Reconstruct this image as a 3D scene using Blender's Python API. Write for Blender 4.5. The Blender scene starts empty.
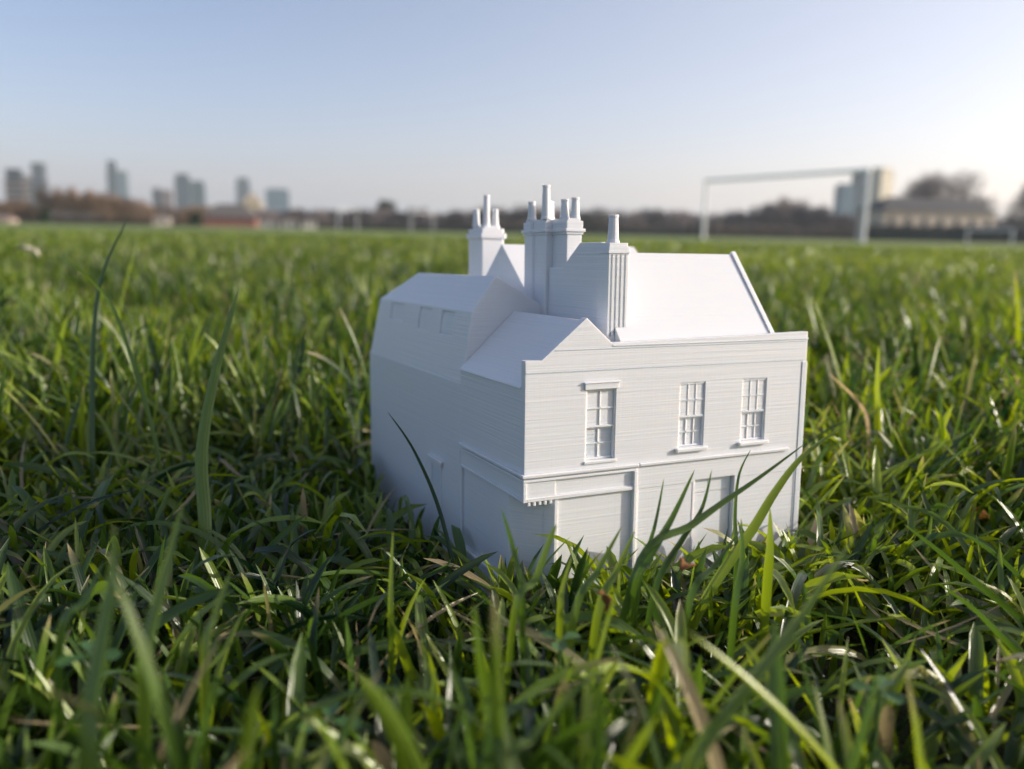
import bpy, bmesh, math, random
import numpy as np
from mathutils import Vector, Matrix
R_ = math.radians
random.seed(7); rng = np.random.default_rng(11)
S = bpy.context.scene; COL = S.collection

# ------------------------------------------------------------------ camera
F = 850.0; WPX, HPX = 1024, 769
n = Vector((0.0205, -1, -152.0/F)).normalized()          # world up in camera axes (right, down, forward)
fw = Vector((0, 0, 1)); Yw = (fw - n*fw.dot(n)).normalized(); Xw = Yw.cross(n)
M = Matrix((Xw, Yw, n))                                  # camera axes -> world
UNIT = 0.1                                               # model width 10 cm
RM = Matrix(((0.9050901214407024, -0.4250991525950413, 0.010128303581170145),
             (-0.051298890710671174, -0.1328049071223183, -0.9898137604903696),
             (0.4221140792277712, 0.8953510859474121, -0.1420075244854322)))
TM = Vector((0.03256338413435103, 0.34903041331890855, 2.3499651530865835))
MR = M @ RM                                              # model axes -> world
corner = M @ (RM @ Vector((0, 0, -0.355)) + TM) * UNIT
CAMZ = -corner.z
CAM = Vector((0, 0, CAMZ))
cd = bpy.data.cameras.new('camera'); cam = bpy.data.objects.new('camera', cd); COL.objects.link(cam); S.camera = cam
cr = M @ Vector((1, 0, 0)); cu = M @ Vector((0, -1, 0)); cb = M @ Vector((0, 0, -1))
m4 = Matrix(((cr.x, cu.x, cb.x, 0), (cr.y, cu.y, cb.y, 0), (cr.z, cu.z, cb.z, CAMZ), (0, 0, 0, 1)))
cam.matrix_world = m4
cd.sensor_width = 36; cd.sensor_fit = 'HORIZONTAL'; cd.lens = F/WPX*36
cd.clip_start = 0.01; cd.clip_end = 9000
cd.dof.use_dof = True; cd.dof.focus_distance = 0.238; cd.dof.aperture_fstop = 10; cd.dof.aperture_blades = 0

# ------------------------------------------------------------------ light
sl = Vector((0.88, -0.365, 0.305)).normalized()            # sun direction in the model's axes
sw = (MR @ sl).normalized()
elev = math.asin(sw.z); azi = math.atan2(sw.x, sw.y)
world = bpy.data.worlds.new('World'); S.world = world; world.use_nodes = True
nt = world.node_tree; bg = nt.nodes['Background']
sky = nt.nodes.new('ShaderNodeTexSky'); sky.sky_type = 'NISHITA'; sky.sun_disc = False
sky.sun_elevation = elev; sky.sun_rotation = azi
sky.air_density = 1.0; sky.dust_density = 1.6; sky.ozone_density = 2.0; sky.altitude = 20
# bright milky air on the sun's side of the sky
wl = nt.links; geo = nt.nodes.new('ShaderNodeNewGeometry')
dt = nt.nodes.new('ShaderNodeVectorMath'); dt.operation = 'DOT_PRODUCT'; dt.inputs[1].default_value = tuple(-sw)
wl.new(geo.outputs['Incoming'], dt.inputs[0])
mr_ = nt.nodes.new('ShaderNodeMapRange'); mr_.inputs[1].default_value = -.25; mr_.inputs[2].default_value = .57; mr_.clamp = False
wl.new(dt.outputs['Value'], mr_.inputs[0])
mx0 = nt.nodes.new('ShaderNodeMath'); mx0.operation = 'MAXIMUM'; mx0.inputs[1].default_value = 0; wl.new(mr_.outputs[0], mx0.inputs[0])
pw_ = nt.nodes.new('ShaderNodeMath'); pw_.operation = 'POWER'; pw_.inputs[1].default_value = 1.4; wl.new(mx0.outputs[0], pw_.inputs[0])
gl_ = nt.nodes.new('ShaderNodeVectorMath'); gl_.operation = 'SCALE'; gl_.inputs[0].default_value = (1.22, .92, .48); wl.new(pw_.outputs[0], gl_.inputs['Scale'])
tn_ = nt.nodes.new('ShaderNodeVectorMath'); tn_.operation = 'MULTIPLY'; tn_.inputs[1].default_value = (1.03, .89, .92); wl.new(sky.outputs[0], tn_.inputs[0])
ad_ = nt.nodes.new('ShaderNodeVectorMath'); ad_.operation = 'ADD'; wl.new(tn_.outputs[0], ad_.inputs[0]); wl.new(gl_.outputs[0], ad_.inputs[1])
sx_ = nt.nodes.new('ShaderNodeSeparateXYZ'); wl.new(geo.outputs['Incoming'], sx_.inputs[0])
az_ = nt.nodes.new('ShaderNodeMath'); az_.operation = 'ABSOLUTE'; wl.new(sx_.outputs[2], az_.inputs[0])
iz_ = nt.nodes.new('ShaderNodeMath'); iz_.operation = 'SUBTRACT'; iz_.inputs[0].default_value = 1; wl.new(az_.outputs[0], iz_.inputs[1])
pz_ = nt.nodes.new('ShaderNodeMath'); pz_.operation = 'POWER'; pz_.inputs[1].default_value = 9; wl.new(iz_.outputs[0], pz_.inputs[0])
hb_ = nt.nodes.new('ShaderNodeVectorMath'); hb_.operation = 'SCALE'; hb_.inputs[0].default_value = (.12, .06, 1.0); wl.new(pz_.outputs[0], hb_.inputs['Scale'])
a2_ = nt.nodes.new('ShaderNodeVectorMath'); a2_.operation = 'ADD'; wl.new(ad_.outputs[0], a2_.inputs[0]); wl.new(hb_.outputs[0], a2_.inputs[1])
wl.new(a2_.outputs[0], bg.inputs[0]); bg.inputs[1].default_value = 0.15
sd = bpy.data.lights.new('sun', 'SUN'); sd.energy = 3.95; sd.angle = R_(0.6); sd.color = (1.0, 0.905, 0.78)
so = bpy.data.objects.new('sun', sd); COL.objects.link(so)
so.rotation_euler = (-sw).to_track_quat('-Z', 'Y').to_euler(); so.location = (3, 0, 3)
S.view_settings.view_transform = 'Standard'; S.view_settings.look = 'None'
S.view_settings.gamma = 1; S.view_settings.exposure = 0.45; S.view_settings.use_curve_mapping = False
S.render.engine = 'CYCLES'
S.cycles.max_bounces = 8; S.cycles.transmission_bounces = 4; S.cycles.diffuse_bounces = 3; S.cycles.volume_bounces = 1
S.cycles.sample_clamp_indirect = 6

# ------------------------------------------------------------------ materials
def mat(name, col, rough=0.6, spec=0.5, noise=None, sub=None):
    m = bpy.data.materials.new(name); m.use_nodes = True; t = m.node_tree; b = t.nodes['Principled BSDF']
    b.inputs['Base Color'].default_value = (*col, 1); b.inputs['Roughness'].default_value = rough
    b.inputs['Specular IOR Level'].default_value = spec
    if noise:
        sc, amt = noise
        tc = t.nodes.new('ShaderNodeTexCoord'); no = t.nodes.new('ShaderNodeTexNoise'); no.inputs['Scale'].default_value = sc
        no.inputs['Detail'].default_value = 5
        t.links.new(tc.outputs['Object'], no.inputs['Vector'])
        mp = t.nodes.new('ShaderNodeMapRange'); mp.inputs[1].default_value = .3; mp.inputs[2].default_value = .7
        mp.inputs[3].default_value = 1-amt; mp.inputs[4].default_value = 1+amt
        t.links.new(no.outputs['Fac'], mp.inputs[0])
        hs = t.nodes.new('ShaderNodeHueSaturation'); hs.inputs['Color'].default_value = (*col, 1)
        t.links.new(mp.outputs[0], hs.inputs['Value']); t.links.new(hs.outputs[0], b.inputs['Base Color'])
    return m

def plastic():
    m = mat('white_printed_plastic', (0.69, 0.71, 0.73), 0.42, 0.4)
    t = m.node_tree; b = t.nodes['Principled BSDF']; L = t.links
    b.inputs['Subsurface Weight'].default_value = 1.0
    b.inputs['Subsurface Radius'].default_value = (1.0, 0.8, 0.65)
    b.inputs['Subsurface Scale'].default_value = 0.0007
    tc = t.nodes.new('ShaderNodeTexCoord')
    geo = t.nodes.new('ShaderNodeNewGeometry')
    # printed layers: lines stacked in height, uneven along their length
    mp = t.nodes.new('ShaderNodeMapping'); mp.inputs['Scale'].default_value = (18, 18, 1700)
    L.new(tc.outputs['Object'], mp.inputs['Vector'])
    n1 = t.nodes.new('ShaderNodeTexNoise'); n1.inputs['Scale'].default_value = 1; n1.inputs['Detail'].default_value = 3
    L.new(mp.outputs[0], n1.inputs['Vector'])
    # ringing: faint upright ripples beside openings
    mp2 = t.nodes.new('ShaderNodeMapping'); mp2.inputs['Scale'].default_value = (1500, 1500, 35)
    L.new(tc.outputs['Object'], mp2.inputs['Vector'])
    n2 = t.nodes.new('ShaderNodeTexNoise'); n2.inputs['Scale'].default_value = 1; n2.inputs['Detail'].default_value = 1
    L.new(mp2.outputs[0], n2.inputs['Vector'])
    n3 = t.nodes.new('ShaderNodeTexNoise'); n3.inputs['Scale'].default_value = 60
    L.new(tc.outputs['Object'], n3.inputs['Vector'])
    mul = t.nodes.new('ShaderNodeMath'); mul.operation = 'MULTIPLY'; L.new(n2.outputs['Fac'], mul.inputs[0]); L.new(n3.outputs['Fac'], mul.inputs[1])
    ad = t.nodes.new('ShaderNodeMath'); ad.operation = 'ADD'
    g2 = t.nodes.new('ShaderNodeMath'); g2.operation = 'MULTIPLY'; g2.inputs[1].default_value = .25; L.new(mul.outputs[0], g2.inputs[0])
    L.new(n1.outputs['Fac'], ad.inputs[0]); L.new(g2.outputs[0], ad.inputs[1])
    bp = t.nodes.new('ShaderNodeBump'); bp.inputs['Distance'].default_value = 0.00022; bp.inputs['Strength'].default_value = 0.55
    L.new(ad.outputs[0], bp.inputs['Height'])
    L.new(bp.outputs[0], b.inputs['Normal'])
    return m
PL = plastic()

def blade_mat(name='grass_blade_green'):
    m = bpy.data.materials.new(name); m.use_nodes = True; t = m.node_tree; L = t.links
    b = t.nodes['Principled BSDF']; out = t.nodes['Material Output']
    at = t.nodes.new('ShaderNodeAttribute'); at.attribute_name = 'tint'
    sp = t.nodes.new('ShaderNodeSeparateColor'); L.new(at.outputs['Color'], sp.inputs[0])
    r = t.nodes.new('ShaderNodeValToRGB'); e = r.color_ramp.elements
    e[0].position = 0; e[0].color = (0.009, 0.027, 0.011, 1); e[1].position = 1; e[1].color = (0.225, 0.305, 0.040, 1)
    x = e.new(.5); x.color = (0.056, 0.112, 0.020, 1)
    L.new(sp.outputs[0], r.inputs[0])
    # dead / straw
    mx = t.nodes.new('ShaderNodeMix'); mx.data_type = 'RGBA'; mx.inputs['B'].default_value = (0.36, 0.29, 0.16, 1)
    L.new(sp.outputs[2], mx.inputs['Factor']); L.new(r.outputs[0], mx.inputs['A'])
    # fine veins along the blade (g = across)
    wv = t.nodes.new('ShaderNodeMath'); wv.operation = 'SINE'
    ml = t.nodes.new('ShaderNodeMath'); ml.operation = 'MULTIPLY'; ml.inputs[1].default_value = 30
    L.new(sp.outputs[1], ml.inputs[0]); L.new(ml.outputs[0], wv.inputs[0])
    bp = t.nodes.new('ShaderNodeBump'); bp.inputs['Strength'].default_value = .3; bp.inputs['Distance'].default_value = 0.0001
    L.new(wv.outputs[0], bp.inputs['Height']); L.new(bp.outputs[0], b.inputs['Normal'])
    L.new(mx.outputs['Result'], b.inputs['Base Color'])
    b.inputs['Roughness'].default_value = .29; b.inputs['Specular IOR Level'].default_value = .6
    tr = t.nodes.new('ShaderNodeBsdfTranslucent')
    hs = t.nodes.new('ShaderNodeHueSaturation'); hs.inputs['Hue'].default_value = .482; hs.inputs['Saturation'].default_value = 1.15; hs.inputs['Value'].default_value = 2.4
    L.new(mx.outputs['Result'], hs.inputs['Color']); L.new(hs.outputs[0], tr.inputs['Color'])
    ms = t.nodes.new('ShaderNodeMixShader'); ms.inputs[0].default_value = .31
    L.new(b.outputs[0], ms.inputs[1]); L.new(tr.outputs[0], ms.inputs[2]); L.new(ms.outputs[0], out.inputs[0])
    return m
GB = blade_mat()

# ------------------------------------------------------------------ object helpers
def tag(o, label=None, cat=None, group=None, kind=None):
    if label: o['label'] = label
    if cat: o['category'] = cat
    if group: o['group'] = group
    if kind: o['kind'] = kind
    return o
def empty(name, loc, label, cat, group=None, rz=0):
    o = bpy.data.objects.new(name, None); COL.objects.link(o); o.location = loc; o.rotation_euler.z = rz
    o.empty_display_size = .01
    return tag(o, label, cat, group)
def link(name, me, material, parent=None):
    o = bpy.data.objects.new(name, me); COL.objects.link(o)
    if material is not None and not me.materials: me.materials.append(material)
    if parent: o.parent = parent
    return o
def obj(name, bm, material, parent=None, smooth=False):
    bmesh.ops.recalc_face_normals(bm, faces=bm.faces[:])
    me = bpy.data.meshes.new(name); bm.to_mesh(me); bm.free()
    if smooth:
        for p in me.polygons: p.use_smooth = True
    return link(name, me, material, parent)
def bbox(bm, x0, x1, y0, y1, z0, z1):
    v = [bm.verts.new(p) for p in ((x0,y0,z0),(x1,y0,z0),(x1,y1,z0),(x0,y1,z0),(x0,y0,z1),(x1,y0,z1),(x1,y1,z1),(x0,y1,z1))]
    for f in ((0,3,2,1),(4,5,6,7),(0,1,5,4),(1,2,6,5),(2,3,7,6),(3,0,4,7)): bm.faces.new([v[i] for i in f])
def prism(bm, prof, axis, a0, a1):
    # prof: list of 2D points; axis 'Y' -> (x,z) profile, 'X' -> (y,z) profile, 'Z' -> (x,y)
    def P(p, a): return {'Y': (p[0], a, p[1]), 'X': (a, p[0], p[1]), 'Z': (p[0], p[1], a)}[axis]
    v0 = [bm.verts.new(P(p, a0)) for p in prof]; v1 = [bm.verts.new(P(p, a1)) for p in prof]
    k = len(prof); bm.faces.new(v0); bm.faces.new(v1[::-1])
    for i in range(k): bm.faces.new((v0[i], v1[i], v1[(i+1) % k], v0[(i+1) % k]))
def lathe(bm, x, y, prof, seg=16, start=0.0):
    rings = [[bm.verts.new((x+r*math.cos(start+2*math.pi*i/seg), y+r*math.sin(start+2*math.pi*i/seg), z)) for i in range(seg)] for r, z in prof]
    for a, b in zip(rings, rings[1:]):
        for i in range(seg): bm.faces.new((a[i], a[(i+1) % seg], b[(i+1) % seg], b[i]))
    bm.faces.new(rings[0][::-1]); bm.faces.new(rings[-1])
def tube(bm, p0, p1, r0, r1=None, seg=8):
    r1 = r0 if r1 is None else r1
    p0 = Vector(p0); p1 = Vector(p1); d = (p1-p0).normalized(); a = d.orthogonal().normalized(); b = d.cross(a)
    A = [bm.verts.new(p0+(a*math.cos(2*math.pi*i/seg)+b*math.sin(2*math.pi*i/seg))*r0) for i in range(seg)]
    B = [bm.verts.new(p1+(a*math.cos(2*math.pi*i/seg)+b*math.sin(2*math.pi*i/seg))*r1) for i in range(seg)]
    for i in range(seg): bm.faces.new((A[i], A[(i+1) % seg], B[(i+1) % seg], B[i]))
    bm.faces.new(A[::-1]); bm.faces.new(B)
def hz(px): return 232.5+0.0205*(px-512)
def wdir(px, py): return M @ Vector(((px-512)/F, (py-384.5)/F, 1.0))
def far(px, d): v = wdir(px, hz(px)-12); return v.x/v.y*d
def up(px, py, d): v = wdir(px, py); return CAMZ+v.z/v.y*d
def ray(px, py, dist):
    v = M @ Vector(((px-512)/F, (py-384.5)/F, 1.0)); return CAM + v*dist

# ------------------------------------------------------------------ ground
def ground():
    m = bpy.data.materials.new('field_turf'); m.use_nodes = True; t = m.node_tree; L = t.links; b = t.nodes['Principled BSDF']
    tc = t.nodes.new('ShaderNodeTexCoord')
    n1 = t.nodes.new('ShaderNodeTexNoise'); n1.inputs['Scale'].default_value = 0.8; n1.inputs['Detail'].default_value = 8
    n2 = t.nodes.new('ShaderNodeTexNoise'); n2.inputs['Scale'].default_value = 120; n2.inputs['Detail'].default_value = 6
    L.new(tc.outputs['Object'], n1.inputs['Vector']); L.new(tc.outputs['Object'], n2.inputs['Vector'])
    r = t.nodes.new('ShaderNodeValToRGB'); e = r.color_ramp.elements
    e[0].position = .3; e[0].color = (0.11, 0.16, 0.035, 1); e[1].position = .7; e[1].color = (0.18, 0.24, 0.055, 1)
    L.new(n1.outputs['Fac'], r.inputs[0])
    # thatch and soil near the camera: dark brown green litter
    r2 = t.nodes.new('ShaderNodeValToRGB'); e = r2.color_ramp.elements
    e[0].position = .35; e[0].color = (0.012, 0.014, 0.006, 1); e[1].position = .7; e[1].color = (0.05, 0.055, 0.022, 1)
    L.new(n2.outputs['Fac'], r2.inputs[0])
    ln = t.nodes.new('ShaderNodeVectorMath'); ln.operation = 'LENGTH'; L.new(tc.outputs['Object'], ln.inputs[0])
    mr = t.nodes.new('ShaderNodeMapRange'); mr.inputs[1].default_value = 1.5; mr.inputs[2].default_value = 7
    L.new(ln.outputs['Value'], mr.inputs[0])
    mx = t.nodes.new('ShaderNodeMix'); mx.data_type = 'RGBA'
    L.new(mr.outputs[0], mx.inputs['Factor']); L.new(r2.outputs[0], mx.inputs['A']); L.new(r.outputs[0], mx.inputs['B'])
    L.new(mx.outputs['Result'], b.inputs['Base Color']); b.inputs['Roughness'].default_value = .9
    bp = t.nodes.new('ShaderNodeBump'); bp.inputs['Strength'].default_value = .8; bp.inputs['Distance'].default_value = .01
    L.new(n2.outputs['Fac'], bp.inputs['Height']); L.new(bp.outputs[0], b.inputs['Normal'])
    # one sheet, finer near the camera
    bm = bmesh.new()
    def rings():
        out = [0.0]; v = .05
        while v < 5000: out.append(v); v *= 1.35
        return out + [6000]
    rr = rings(); seg = 64; prev = None; c = bm.verts.new((0, 0, 0))
    rs = np.random.default_rng(3)
    for rad in rr[1:]:
        ring = []
        for i in range(seg):
            a = 2*math.pi*i/seg; x, y = rad*math.cos(a), rad*math.sin(a)
            h = 0.003*math.sin(9*x+2)*math.cos(11*y) if rad < 2 else 0.0
            ring.append(bm.verts.new((x, y, h-.001)))
        if prev is None:
            for i in range(seg): bm.faces.new((c, ring[i], ring[(i+1) % seg]))
        else:
            for i in range(seg): bm.faces.new((prev[i], ring[i], ring[(i+1) % seg], prev[(i+1) % seg]))
        prev = ring
    o = obj('ground', bm, m, smooth=True); tag(o, kind='structure')
ground()

# ------------------------------------------------------------------ the printed model house
BASEZ = -0.335
def mw(p): return CAM + M @ (RM @ Vector(p) + TM) * UNIT
house_origin = Vector((0.5, 0.7, BASEZ))
house = empty('model_house', mw(house_origin), 'white 3D printed model house with gabled roofs and chimneys standing in the grass', 'model house')
house.rotation_euler = MR.to_euler()
def loc(bm):
    bmesh.ops.translate(bm, verts=bm.verts[:], vec=-house_origin); bmesh.ops.scale(bm, verts=bm.verts[:], vec=(UNIT,)*3); return bm
def hobj(name, bm, parent=None, bevel=0.0, smooth=False):
    o = obj(name, loc(bm), PL, parent or house, smooth)
    if bevel:
        b = o.modifiers.new('edge', 'BEVEL'); b.width = bevel*UNIT; b.segments = 2; b.limit_method = 'ANGLE'; b.angle_limit = R_(35); b.harden_normals = False
    return o
def cut(o, cutters):
    for bm in cutters:
        bmesh.ops.recalc_face_normals(bm, faces=bm.faces[:])
        me = bpy.data.meshes.new('cut'); bm.to_mesh(me); bm.free(); c = bpy.data.objects.new('cut', me); COL.objects.link(c)
        c.parent = o.parent
        md = o.modifiers.new('b', 'BOOLEAN'); md.operation = 'DIFFERENCE'; md.object = c; md.solver = 'EXACT'
        bpy.context.view_layer.update()
        dg = bpy.context.evaluated_depsgraph_get()
        me2 = bpy.data.meshes.new_from_object(o.evaluated_get(dg)); o.modifiers.clear()
        old = o.data; me2.name = old.name; o.data = me2; bpy.data.objects.remove(c)
        if not me2.materials: me2.materials.append(PL)
def cbox(*a):
    bm = bmesh.new(); bbox(bm, *a); return loc(bm)
def cprism(*a):
    bm = bmesh.new(); prism(bm, *a); return loc(bm)
TH = 0.026
# front facade
bm = bmesh.new()
prism(bm, [(0, BASEZ), (1, BASEZ), (1, .4705), (.2708, .457), (.1875, .5295), (.0495, .416), (0, .416)], 'Y', 0, TH)
front = hobj('front_wall', bm)
WIN = [(.192, .290, .122, .327), (.5124, .605, .134, .330), (.7478, .8423, .134, .330)]
chp = [(-.02, -.02), (.0972, -.02), (.0972, 0), (0, .1039), (-.02, .1039)]
cut(front, [cbox(x0, x1, -.05, .018, z0, z1) for x0, x1, z0, z1 in WIN] +
    [cbox(.58, .733, -.05, .020, -.24, .0285), cbox(.108, .355, -.05, .0065, -.5, .0205), cbox(.0985, .355, -.05, .004, .036, .078),
     cbox(.376, .572, -.05, .0015, -.5, .022), cbox(.741, .975, -.05, .0015, -.5, .022),
     cprism(chp, 'Z', -.4, .0215)])
def bevel(o, w):
    b = o.modifiers.new('edge', 'BEVEL'); b.width = w*UNIT; b.segments = 2; b.limit_method = 'ANGLE'; b.angle_limit = R_(35)
bevel(front, .0016)
# side block
bm = bmesh.new(); prism(bm, [(0.0015, BASEZ), (.3, BASEZ), (.3, .343), (0.0015, .343)], 'Y', TH, .477)
side = hobj('side_wall', bm); cut(side, [cprism(chp, 'Z', -.4, .0215), cbox(-.05, .0055, .11, .455, -.236, .0205)]); bevel(side, .0016)
bm = bmesh.new(); prism(bm, [(-.004, .338), (.0, .3435), (.1876, .5225), (.30, .41), (.30, .335)], 'Y', TH+.001, .476); hobj('side_roof', bm, bevel=.001)
# rear block with mansard
bm = bmesh.new(); bbox(bm, 0, .32, .477, 1.532, BASEZ, .292); hobj('rear_wall', bm, bevel=.0016)
bm = bmesh.new()
a = [(.004, .477, .2925), (.0406, .477, .521), (.124, .477, .6355), (.326, .477, .52), (.326, .477, .2925)]
b = [(.004, 1.532, .2925), (.0406, 1.50, .521), (.124, 1.235, .6355), (.326, 1.50, .52), (.326, 1.532, .2925)]
va = [bm.verts.new(p) for p in a]; vb = [bm.verts.new(p) for p in b]
bm.faces.new(va); bm.faces.new((vb[0], vb[1], vb[3], vb[4])); bm.faces.new((vb[1], vb[2], vb[3]))
for i in range(5): bm.faces.new((va[i], vb[i], vb[(i+1) % 5], va[(i+1) % 5]))
mans = hobj('mansard_roof', bm)
dorm = [(1.164, 1.325, .448, .512), (.8486, .975, .432, .512), (.6187, .742, .432, .512)]
def slope_x(z): return .004+(z-.2925)*(.0366/.2285)
cs = []
for y0, y1, z0, z1 in dorm:
    bm = bmesh.new()
    pts = [(slope_x(z0)-.03, z0), (slope_x(z0)+.006, z0), (slope_x(z1)+.006, z1), (slope_x(z1)-.03, z1)]
    prism(bm, pts, 'Y', y0, y1); cs.append(loc(bm))
cut(mans, cs); bevel(mans, .0016)
for y0, y1, z0, z1 in dorm:
    bm = bmesh.new(); e = .007
    prism(bm, [(slope_x(z0+e)+.003, z0+e), (slope_x(z0+e)+.0058, z0+e), (slope_x(z1-e)+.0058, z1-e), (slope_x(z1-e)+.003, z1-e)], 'Y', y0+e, y1-e)
    hobj('window', bm)
# main block
XW = .300; XV = .872
bm = bmesh.new(); bbox(bm, .3005, .999, TH, 1.20, BASEZ, .435); hobj('main_wall', bm, bevel=.0016)
bm = bmesh.new(); prism(bm, [(TH, .4352), (TH+.001, .458), (.236, .7135), (.495, .46), (.50, .4352)], 'X', XW+.016, XV); hobj('front_roof', bm, bevel=.001)
bm = bmesh.new(); prism(bm, [(.501, .4352), (.501, .49), (.8225, .7456), (1.13, .50), (1.13, .4352)], 'X', XW, XV-.001); hobj('rear_roof', bm, bevel=.001)
bm = bmesh.new(); prism(bm, [(TH+.001, .4352), (TH+.001, .466), (.236, .723), (.2365, .723), (.497, .468), (.497, .4352)], 'X', XV+.001, XV+.017); hobj('roof_verge', bm, bevel=.0015)
bm = bmesh.new(); prism(bm, [(.12, .436), (.12, .741), (.245, .741), (.357, .664), (.449, .664), (.449, .436)], 'X', XW, XW+.014); hobj('parapet_wall', bm, bevel=.0012)
bm = bmesh.new()   # small cricket behind the parapet at the chimney foot
v = [bm.verts.new(p) for p in ((.345, .045, .462), (.405, .045, .462), (.374, .058, .492), (.372, .10, .522), (.345, .10, .458), (.42, .10, .4585))]
bm.faces.new((v[0], v[1], v[2])); bm.faces.new((v[0], v[2], v[3], v[4])); bm.faces.new((v[1], v[5], v[3], v[2])); bm.faces.new((v[0], v[4], v[5], v[1])); bm.faces.new((v[4], v[3], v[5]))
hobj('roof_cricket', bm)
# chimneys
def pot(parent, x, y, z0, z1, r=.0145):
    bm = bmesh.new(); lathe(bm, x, y, [(r*1.18, z0), (r*1.1, z0+.006), (r, z0+.010), (r*.82, z1-.008), (r*.9, z1-.006), (r*.9, z1), (r*.55, z1), (r*.55, z1-.006)], 14)
    return hobj('chimney_pot', bm, parent, smooth=False)
bm = bmesh.new(); bbox(bm, XW-.010, .357, .058, .1195, .4355, .728); bbox(bm, XW-.007, .354, .061, .117, .7283, .738)
for i in range(4): bbox(bm, .2965+.015*i, .3025+.015*i, .0576, .0579, .47, .705)
bbox(bm, XW-.013, .360, .055, .1225, .7283-.02, .7283-.012)
c1 = hobj('chimney', bm, bevel=.001); pot(c1, .320, .088, .7385, .818, .0165)
bm = bmesh.new()
foot = [(.289, .45), (.314, .45), (.314, .352), (.366, .352), (.366, .56), (.345, .60), (.288, .60), (.282, .594), (.282, .536), (.289, .530)]
def off(f, d):
    xs = [p[0] for p in f]; ys = [p[1] for p in f]; out = []
    for x, y in f:
        ox = -d if x < .30 else (d if x > .34 else -d); oy = -d if y < .5 else d
        out.append((x+ox, y+oy))
    return out
prism(bm, foot, 'Z', .4355, .770); prism(bm, off(foot, .004), 'Z', .7702, .778); prism(bm, off(foot, .009), 'Z', .7782, .788)
prism(bm, off(foot, .003), 'Z', .7882, .812); prism(bm, off(foot, -.003), 'Z', .8122, .820)
c2 = hobj('chimney', bm, bevel=.001)
for x, y, z in ((.296, .466, .929), (.294, .565, .882), (.322, .50, .882), (.332, .405, .882), (.352, .372, .886), (.345, .53, .882)): pot(c2, x, y, .8202, z)
bm = bmesh.new()
f = [(.30, 1.0), (.385, 1.0), (.395, 1.01), (.395, 1.13), (.385, 1.14), (.30, 1.14)]
def offc(d): return [(x+(-d if x < .35 else d), y+(-d if y < 1.07 else d)) for x, y in f]
prism(bm, f, 'Z', .4355, .770); prism(bm, offc(.007), 'Z', .7702, .790); prism(bm, offc(.0), 'Z', .7902, .808); prism(bm, offc(-.012), 'Z', .8082, .818)
c3 = hobj('chimney', bm, bevel=.001)
for x, y, z in ((.338, 1.05, .937), (.316, 1.10, .885), (.375, 1.05, .885)): pot(c3, x, y, .8182, z, .014)
# mouldings
def strip(name, boxes, w=.0012, parent=None):
    bm = bmesh.new()
    for b_ in boxes: bbox(bm, *b_)
    return hobj(name, bm, parent, bevel=w)
strip('string_course', [(-.009, .369, -.010, -.0003, .0915, .1010), (-.005, .367, -.0055, -.0003, .0785, .0860)], .002)
strip('string_course', [(.373, .942, -.009, -.0003, .0915, .1010)], .002)
strip('string_course', [(-.009, .0012, .0005, .470, .0915, .1010), (-.005, .0012, .0005, .466, .0785, .0860)], .002)
strip('corner_post', [(-.0045, .006, -.0058, -.0003, .0225, .078)])
strip('pilaster', [(.3555, .3665, -.0085, -.0003, BASEZ, .0783)])
strip('lower_moulding', [(.0065, .3552, -.0052, -.0002, .0228, .0335)])
strip('lower_moulding', [(-.0045, .0012, .0005, .462, .0228, .0300)])
strip('pilaster', [(-.003, .0012, .456, .4695, -.236, .0222)])
strip('cornice', [(.002, .998, -.0012, -.0002, .3805, .3840), (.09, .998, -.0012, -.0002, .4405, .4435), (.274, 1.002, -.0022, -.0003, .4475, .4515)])
strip('quoin_strip', [(.982, 1.003, -.0024, -.0003, BASEZ, .376)])
strip('plinth', [(-.012, .0010, .106, .484, BASEZ, -.236)], .004)
bm = bmesh.new()
for i in range(5): bbox(bm, .010+.017*i, .019+.017*i, -.0035, .012, .0110-.001*(i % 2), .0222)
hobj('dentils', bm, bevel=.002)
# door in rear wall with its hood
bm = bmesh.new(); bbox(bm, -.012, -.0005, .629, .765, -.012, .002); bbox(bm, -.008, -.0005, .64, .755, -.022, -.0125); hood = hobj('door_hood', bm, bevel=.003)
bm = bmesh.new(); bbox(bm, -.0035, -.0005, .648, .654, BASEZ, -.0225); bbox(bm, -.0035, -.0005, .742, .748, BASEZ, -.0225); bbox(bm, -.002, -.0005, .66, .735, -.10, -.03); hobj('side_door', bm)
bm = bmesh.new(); bbox(bm, .585, .728, .0165, .0198, -.27, -.02); bbox(bm, .585, .640, .0165, .0198, -.018, .024); bbox(bm, .6435, .728, .0165, .0198, -.018, .024); hobj('front_door', bm, bevel=.001)
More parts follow.
